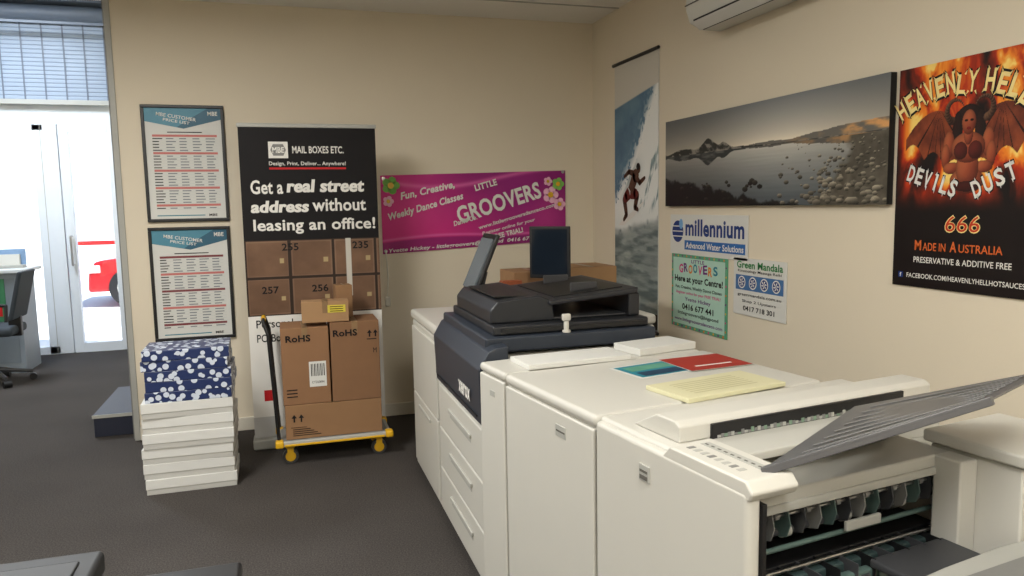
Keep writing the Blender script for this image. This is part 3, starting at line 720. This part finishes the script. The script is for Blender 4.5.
p.hexa([(.31,.14,1.105),(.69,.14,1.135),(.69,.74,1.135),(.31,.74,1.105),(.31,.14,1.125),(.695,.14,1.160),(.695,.74,1.160),(.31,.74,1.125)],NAVYD,.006,2)
p.hexa([(.35,.20,1.129),(.65,.20,1.156),(.65,.68,1.156),(.35,.68,1.129),(.35,.20,1.133),(.65,.20,1.160),(.65,.68,1.160),(.35,.68,1.133)],BLK)
p.box(.45,.57,.27,.282,1.14,1.178,DGREY,.004).box(.45,.57,.60,.612,1.14,1.178,DGREY,.004)
p.done("input_tray",en)
P().box(.34,.69,.18,.72,1.044,1.052,DGREY,.003).box(.655,.705,.15,.73,1.042,1.137,NAVYD,.008,2).done("output_tray",en)
a=P()
a.hexa([(.165,.78,1.08),(.183,.78,1.072),(.183,1.02,1.072),(.165,1.02,1.08),(.285,.78,1.365),(.303,.78,1.357),(.303,1.02,1.357),(.285,1.02,1.365)],BLK,.005,2)
tp=a.done("control_panel",en)
scm=mat("lcd_grey",(104,112,118),.25,noise=.05)
P().hexa([(.166,.80,1.110),(.174,.80,1.105),(.174,1.0,1.105),(.166,1.0,1.110),(.268,.80,1.342),(.276,.80,1.337),(.276,1.0,1.337),(.268,1.0,1.342)],scm).done("screen",tp)
P().tube([(.19,.82,.97),(.20,.84,1.06),(.25,.9,1.18)],.018,DGREY).done("arm",tp)

sd=P().cyl((0,0,0),(0,0,.045),.010,WHITEP,16).box(-.017,.017,-.010,.010,.045,.072,WHITEP,.005,2).cyl((0,0,.0),(0,0,.008),.016,WHITEP,16).done("white_stand")
tag(sd,"small white plastic holder standing on scanner edge","holder",M=Matrix.Translation((1.04,2.690,1.0055)))

mo=thing("monitor","black upright monitor on slim stand beside cardboard boxes","monitor",Matrix.Translation((1.35,3.72,.925))@Matrix.Rotation(math.radians(-42),4,'Z'))
P().box(-.115,.115,-.008,.008,.185,.46,BLK,.005,2).box(-.07,.07,.008,.020,.24,.38,BLK,.005,2).done("housing",mo)
P().box(-.10,.10,-.0100,-.008,.205,.445,mat("dark_screen",(26,34,44),.12,noise=.05)).done("screen",mo)
P().cyl((0,.016,.015),(0,.016,.25),.012,DGREY).box(-.08,.08,-.06,.06,0,.015,DGREY,.005).done("stand",mo)
carton("cardboard_box",1.50,3.86,.925,.30,.30,.225,"brown cardboard box resting on printer feeder",m=CARD2)
carton("cardboard_box",1.20,3.88,.925,.27,.28,.210,"smaller brown cardboard box behind black monitor",m=CARD)
o=P().box(0,.11,0,.06,0,.175,mat("orange_box",(150,76,42),.6,noise=.1,ns=30),.003).box(.01,.10,-.001,0,.06,.12,WHT).done("toner_box"); tag(o,"small orange and white packaging box beside monitor","box",M=Matrix.Translation((1.10,3.77,.9255)))

O=Vector((.66,2.58,0)); an=math.radians(8)
u_=Vector((math.sin(an),-math.cos(an),0)); v_=Vector((math.cos(an),math.sin(an),0))
def MRow(u,v,z=0):
    q=O+u_*u+v_*v
    return Matrix(((u_.x,v_.x,0,q.x),(u_.y,v_.y,0,q.y),(0,0,1,z),(0,0,0,1)))
ZT=.94
c1=thing("interface_module","narrow off-white printer interface module","printer module",MRow(0,0))
P().box(.0,.215,.012,.81,.03,ZT-.02,WHITEP,.008,3).box(.02,.2,.04,.78,0,.03,DGREY).done("body",c1)
P().box(-.0,.219,.0,.82,ZT-.03,ZT,WHITEP,.012,3).done("top_cover",c1)
P().box(.006,.213,-.002,.014,.07,ZT-.034,WHITEP,.006,2).done("door",c1)
P().box(.10,.14,-.004,-.001,ZT-.10,ZT-.08,LGREY,.001).done("label_plate",c1)
c2=thing("cooling_module","wide off-white printer module with flat top","printer module",MRow(.222,0))
P().box(.0,.57,.012,.82,.03,ZT-.02,WHITEP,.008,3).box(.02,.55,.04,.78,0,.03,DGREY).done("body",c2)
P().box(-.0,.573,.0,.83,ZT-.035,ZT,WHITEP,.014,3).done("top_cover",c2)
P().box(.006,.567,-.002,.014,.07,ZT-.039,WHITEP,.006,2).done("door",c2)
P().box(.36,.42,-.004,-.001,ZT-.11,ZT-.075,LGREY,.001).box(.365,.415,-.005,-.003,ZT-.095,ZT-.09,SEAM).done("label_plate",c2)
# D finisher
fi=thing("finisher","off-white printer finisher with open end and dark output tray","finisher",MRow(.80,0))
LD=.575
p=P()
p.box(0,.34,.012,.90,.03,ZT-.0,WHITEP,.012,3)
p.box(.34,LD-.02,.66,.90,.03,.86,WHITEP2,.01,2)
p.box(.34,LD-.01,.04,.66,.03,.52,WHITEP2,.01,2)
p.box(.34,.352,.045,.66,.50,.93,BLK)
p.box(.02,LD-.02,.04,.85,0,.03,DGREY)
p.done("body",fi)
P().box(0.002,LD,-.004,.034,.05,ZT-.010,WHITEP,.014,4).done("front_cover",fi)
P().prism([(.28,-.002,ZT-.03),(LD,-.002,ZT-.03),(LD+.01,-.002,ZT-.01),(LD-.01,-.002,ZT+.012),(.32,-.002,ZT+.012)],(0,.125,0),WHITEP,.006,3).done("control_strip",fi)
p=P()
for i in range(8): p.box(.345+i*.023,.357+i*.023,.026,.046,ZT+.012,ZT+.0130,LGREY if i%3 else MGREY,.0004,1)
p.box(.34,.54,.070,.095,ZT+.012,ZT+.0128,LGREY)
for i in range(9): p.box(.345+i*.021,.355+i*.021,.078,.083,ZT+.0128,ZT+.0133,SEAM)
p.done("label_strip",fi)
P().box(.21,.25,-.008,-.003,ZT-.10,ZT-.06,LGREY,.001).box(.215,.245,-.0095,-.008,ZT-.095,ZT-.085,SEAM).box(.215,.245,-.0095,-.008,ZT-.078,ZT-.072,SEAM).done("label_plate",fi)
p=P()
p.prism([(.10,.05,ZT),(.29,.05,ZT),(.29,.05,ZT+.040),(.272,.05,ZT+.050),(.20,.05,ZT+.050)],(0,.87,0),WHITEP,.005,3)
p.done("hood",fi)
p=P()
p.box(.285,.298,.14,.80,ZT-.005,ZT+.036,BLK,.002)
rr=random.Random(3)
for i in range(60):
    v0=.155+i*.0103; p.box(.296,.300,v0,v0+.009,ZT+.002,ZT+.006+rr.random()*.008,[LGREY,MGREY,mat("greenish_part",(116,140,120),.5,noise=.05),MGREY][i%4])
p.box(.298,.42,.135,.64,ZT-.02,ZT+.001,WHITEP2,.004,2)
p.done("output_slot",fi)
GR=mat("green_grey_metal",(78,98,94),.45,noise=.08)
p=P()
p.box(.352,LD+.002,.034,.044,.52,.90,BLK)
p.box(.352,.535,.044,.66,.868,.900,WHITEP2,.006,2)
p.box(.515,.54,.044,.66,.852,.872,LGREY,.004,2)
p.box(.40,.50,.044,.66,.70,.712,BLK,.003)
p.box(.352,.40,.044,.66,.72,.86,BLK)
p.done("inner_frame",fi)
p=P()
p.cyl((.510,.045,.832),(.510,.655,.832),.004,STEEL,12).cyl((.490,.045,.785),(.490,.655,.785),.008,DGREY,14).cyl((.505,.045,.755),(.505,.655,.755),.006,GR,12)
for k in range(13):
    v0=.065+k*.045
    p.prism([(.45,v0,.762),(.520,v0,.786),(.530,v0,.815),(.522,v0,.846),(.45,v0,.846)],(0,.0025,0),[DGREY,MGREY,GR][k%3])
    if k%2: p.cyl((.510,v0+.016,.832),(.510,v0+.028,.832),.008,MGREY,16)
    if k%4==2: p.cyl((.490,v0+.010,.785),(.490,v0+.034,.785),.014,LGREY,18)
p.box(.515,.525,.33,.44,.762,.785,LGREY,.003,2)
p.done("roller_mechanism",fi)
p=P()
p.box(.44,.575,.044,.66,.640,.655,BLK,.004)
p.box(.545,.565,.05,.655,.655,.688,GR,.004,2)
p.box(.49,.535,.05,.655,.665,.700,mat("dark_teal_metal",(46,62,62),.45,noise=.08),.006)
p.cyl((.520,.05,.712),(.520,.655,.712),.005,STEEL,12)
for k in range(11):
    v0=.060+k*.054; p.box(.562,.570,v0,v0+.026,.660,.680,DGREY if k%2 else GR,.002,2); p.box(.49,.572,v0+.036,v0+.039,.655,.712,BLK if k%2 else DGREY,.001)
for k in range(3): p.cyl((.566,.14+k*.19,.672),(.578,.14+k*.19,.672),.007,LGREY,14)
p.box(.42,.560,.044,.66,.52,.64,DGREY,.008,2)
p.done("stapler_carriage",fi)
p=P()
p.box(.53,.60,.60,.66,.66,.90,WHITEP,.006,3)
p.box(.48,.70,.66,.93,.66,.905,WHITEP,.006,3)
p.box(.465,.712,.65,.945,.908,.938,WHITEP,.007,3)
p.box(.701,.705,.69,.90,.70,.88,WHITEP2,.0015)
p.box(.7045,.7065,.69,.90,.79,.793,SEAM)
p.done("side_tower",fi)
def rowpt(u,v,z): return Vector((u-.80,v,z))
A_,B_,C_,D_=rowpt(1.34,.060,.956),rowpt(1.14,.56,.975),rowpt(1.46,.80,1.105),rowpt(1.57,.42,1.112)
nrm=((B_-A_).cross(D_-A_)).normalized()
if nrm.z<0: nrm=-nrm
TR=mat("tray_grey",(84,84,86),.35,noise=.04); TR2=mat("tray_grey_light",(108,108,109),.35,noise=.04)
p=P(); th=.005
p.hexa([A_-nrm*th,D_-nrm*th,C_-nrm*th,B_-nrm*th,A_,D_,C_,B_],TR,.002,2)
for i in range(1,9):
    t=i/9; q0=A_.lerp(B_,t); q1=D_.lerp(C_,t); q0=q0.lerp(q1,.14); q1=q1.lerp(q0,.10); e=(B_-A_).normalized()*.006
    p.hexa([q0-e,q1-e,q1+e,q0+e,q0-e+nrm*.0018,q1-e+nrm*.0018,q1+e+nrm*.0018,q0+e+nrm*.0018],TR2,.0005,1)
p.hexa([A_-nrm*.014,D_-nrm*.014,D_.lerp(C_,.03)-nrm*.014,A_.lerp(B_,.03)-nrm*.014,A_+nrm*.004,D_+nrm*.004,D_.lerp(C_,.03)+nrm*.004,A_.lerp(B_,.03)+nrm*.004],TR,.002,2)
p.done("output_tray",fi)
p=P()
def arcpts(z):
    return [(.72,.26,z),(1.10,.26,z+.04),(1.10,.88,z+.04),(.72,.88,z),(.708,.72,z),(.702,.57,z),(.708,.40,z)]
p.prism(arcpts(.735),(0,0,.012),LGREY,.003,2)
p.prism([(.76,.30,.7515),(1.06,.30,.783),(1.06,.84,.783),(.76,.84,.7515)],(0,0,.003),MGREY,.001,1)
p.box(.56,.74,.36,.60,.690,.710,DGREY,.006,2).box(.715,.745,.32,.80,.695,.735,MGREY,.004,2)
p.done("stacker_tray",fi)

def sheet(name,label,cat,u,v,w,d,h,rot,m,deco=None,z=ZT+.0005,group=None):
    M=MRow(u,v,z)@Matrix.Rotation(math.radians(rot),4,'Z')
    p=P(); p.box(0,w,0,d,0,h,m,min(.002,h*.3)); 
    if deco: deco(p,w,d,h)
    return tag(p.done(name),label,cat,M=M,group=group)
sheet("paper_pad","thick white paper pad lying on printer top","paper pad",.05,.10,.17,.40,.018,-3,WHT)
sheet("paper_pad","white paper pad lying on printer beside scanner","paper pad",.05,.54,.16,.27,.026,4,WHT)
def teal_deco(p,w,d,h):
    p.rect(.01,w-.01,.01,d-.01,h+.0006,TEAL); p.rect(.03,w*.5,.03,d-.03,h+.0012,mat("sea_green_ink",(92,150,130),.5,noise=.3,ns=20)); p.rect(w*.6,w-.02,.03,d-.04,h+.0012,mat("navy_photo_ink",(36,60,84),.5,noise=.3,ns=30))
sheet("flyer","teal printed landscape flyer lying on printer top","flyer",.33,.34,.18,.24,.001,4,WHT,teal_deco)
def red_deco(p,w,d,h):
    p.rect(0,w,0,d,h+.0006,mat("red_flyer_ink",(158,50,40),.5,noise=.08)); p.rect(w*.7,w*.76,d*.2,d*.8,h+.0012,WHTINK)
sheet("flyer","red printed flyer lying on printer top","flyer",.31,.56,.20,.25,.001,-3,WHT,red_deco,z=ZT+.003)
YP=mat("pale_yellow_paper",(206,202,166),.6,noise=.03)
def yd(p,w,d,h):
    for i in range(7): p.rect(w*.2+i*.018,w*.2+i*.018+.006,d*.15,d*.8,h+.0004,mat("faint_text_ink",(184,178,140),.6,noise=.03))
sheet("paper_stack","stack of pale yellow printed sheets on printer","paper stack",.63,.28,.19,.38,.014,3,YP,yd)

# ------------------------------------------------------------ near-left equipment
gq=thing("office_machine","dark grey floor-standing office machine with flat lid","office machine",Matrix.Translation((-1.25,1.25,0)))
P().box(0,.80,0,.66,0,.64,DGREY,.015,3).done("cabinet",gq)
P().box(.0,.81,.0,.68,.645,.70,mat("machine_grey",(40,41,43),.6,noise=.04),.012,3).box(.04,.77,.04,.62,.70,.705,mat("machine_grey_b",(52,53,55),.6,noise=.04),.004).done("lid",gq)
g2=thing("waste_bin","dark plastic bin standing beside office machine","bin",Matrix.Translation((-.33,1.45,0)))
P().hexa([(.02,.02,0),(.18,.02,0),(.18,.28,0),(.02,.28,0),(0,0,.68),(.2,0,.68),(.2,.3,.68),(0,.3,.68)],BLK,.01,2).done("body",g2)
P().box(-.008,.208,-.008,.308,.67,.70,BLK,.01,3).done("rim",g2)

# ------------------------------------------------------------ ceiling lights
FIX=mat("light_fixture",(230,230,226),.4,noise=.01)
for i,(x,y,zc,e,c) in enumerate(((.6,.2,2.83,52,(1,.97,.90)),(.6,-1.6,2.83,42,(1,.97,.90)),(-1.0,2.9,2.83,76,(1,.98,.93)),(-1.9,.2,2.83,70,(1,.98,.93)),(-2.5,7.3,3.7,120,(.80,.89,1)))):  # cool passage lamp, last here, is added to brighten the shutter like daylight
    t=thing("ceiling_light","white rectangular ceiling light fixture with diffuser, passage one added as fill","ceiling light",Matrix.Translation((x,y,zc)),group="ceiling lights")
    P().box(-.3,.3,-.6,.6,-.05,0,FIX,.005).done("housing",t)
    P().box(-.27,.27,-.57,.57,-.056,-.05,mat("diffuser",(255,250,238),.5,emis=2.0)).done("diffuser",t)
    ld=bpy.data.lights.new("area",'AREA'); ld.shape='RECTANGLE'; ld.size=.54; ld.size_y=1.1; ld.energy=e; ld.color=c
    lo=bpy.data.objects.new("light_panel",ld); COL.objects.link(lo); lo.location=(x,y,zc-.065)
sd_=bpy.data.lights.new("sun",'SUN'); sd_.energy=12; sd_.angle=.02; so=bpy.data.objects.new("sun",sd_); COL.objects.link(so)
so.rotation_euler=(math.radians(38),0,math.radians(60))
w=bpy.data.worlds.new("world"); SC.world=w; w.use_nodes=True; nt=w.node_tree
sky=nt.nodes.new("ShaderNodeTexSky"); sky.sky_type='HOSEK_WILKIE'; sky.sun_direction=(.5,-.4,.76); sky.turbidity=4
bg=nt.nodes["Background"]; nt.links.new(sky.outputs[0],bg.inputs[0]); bg.inputs[1].default_value=9
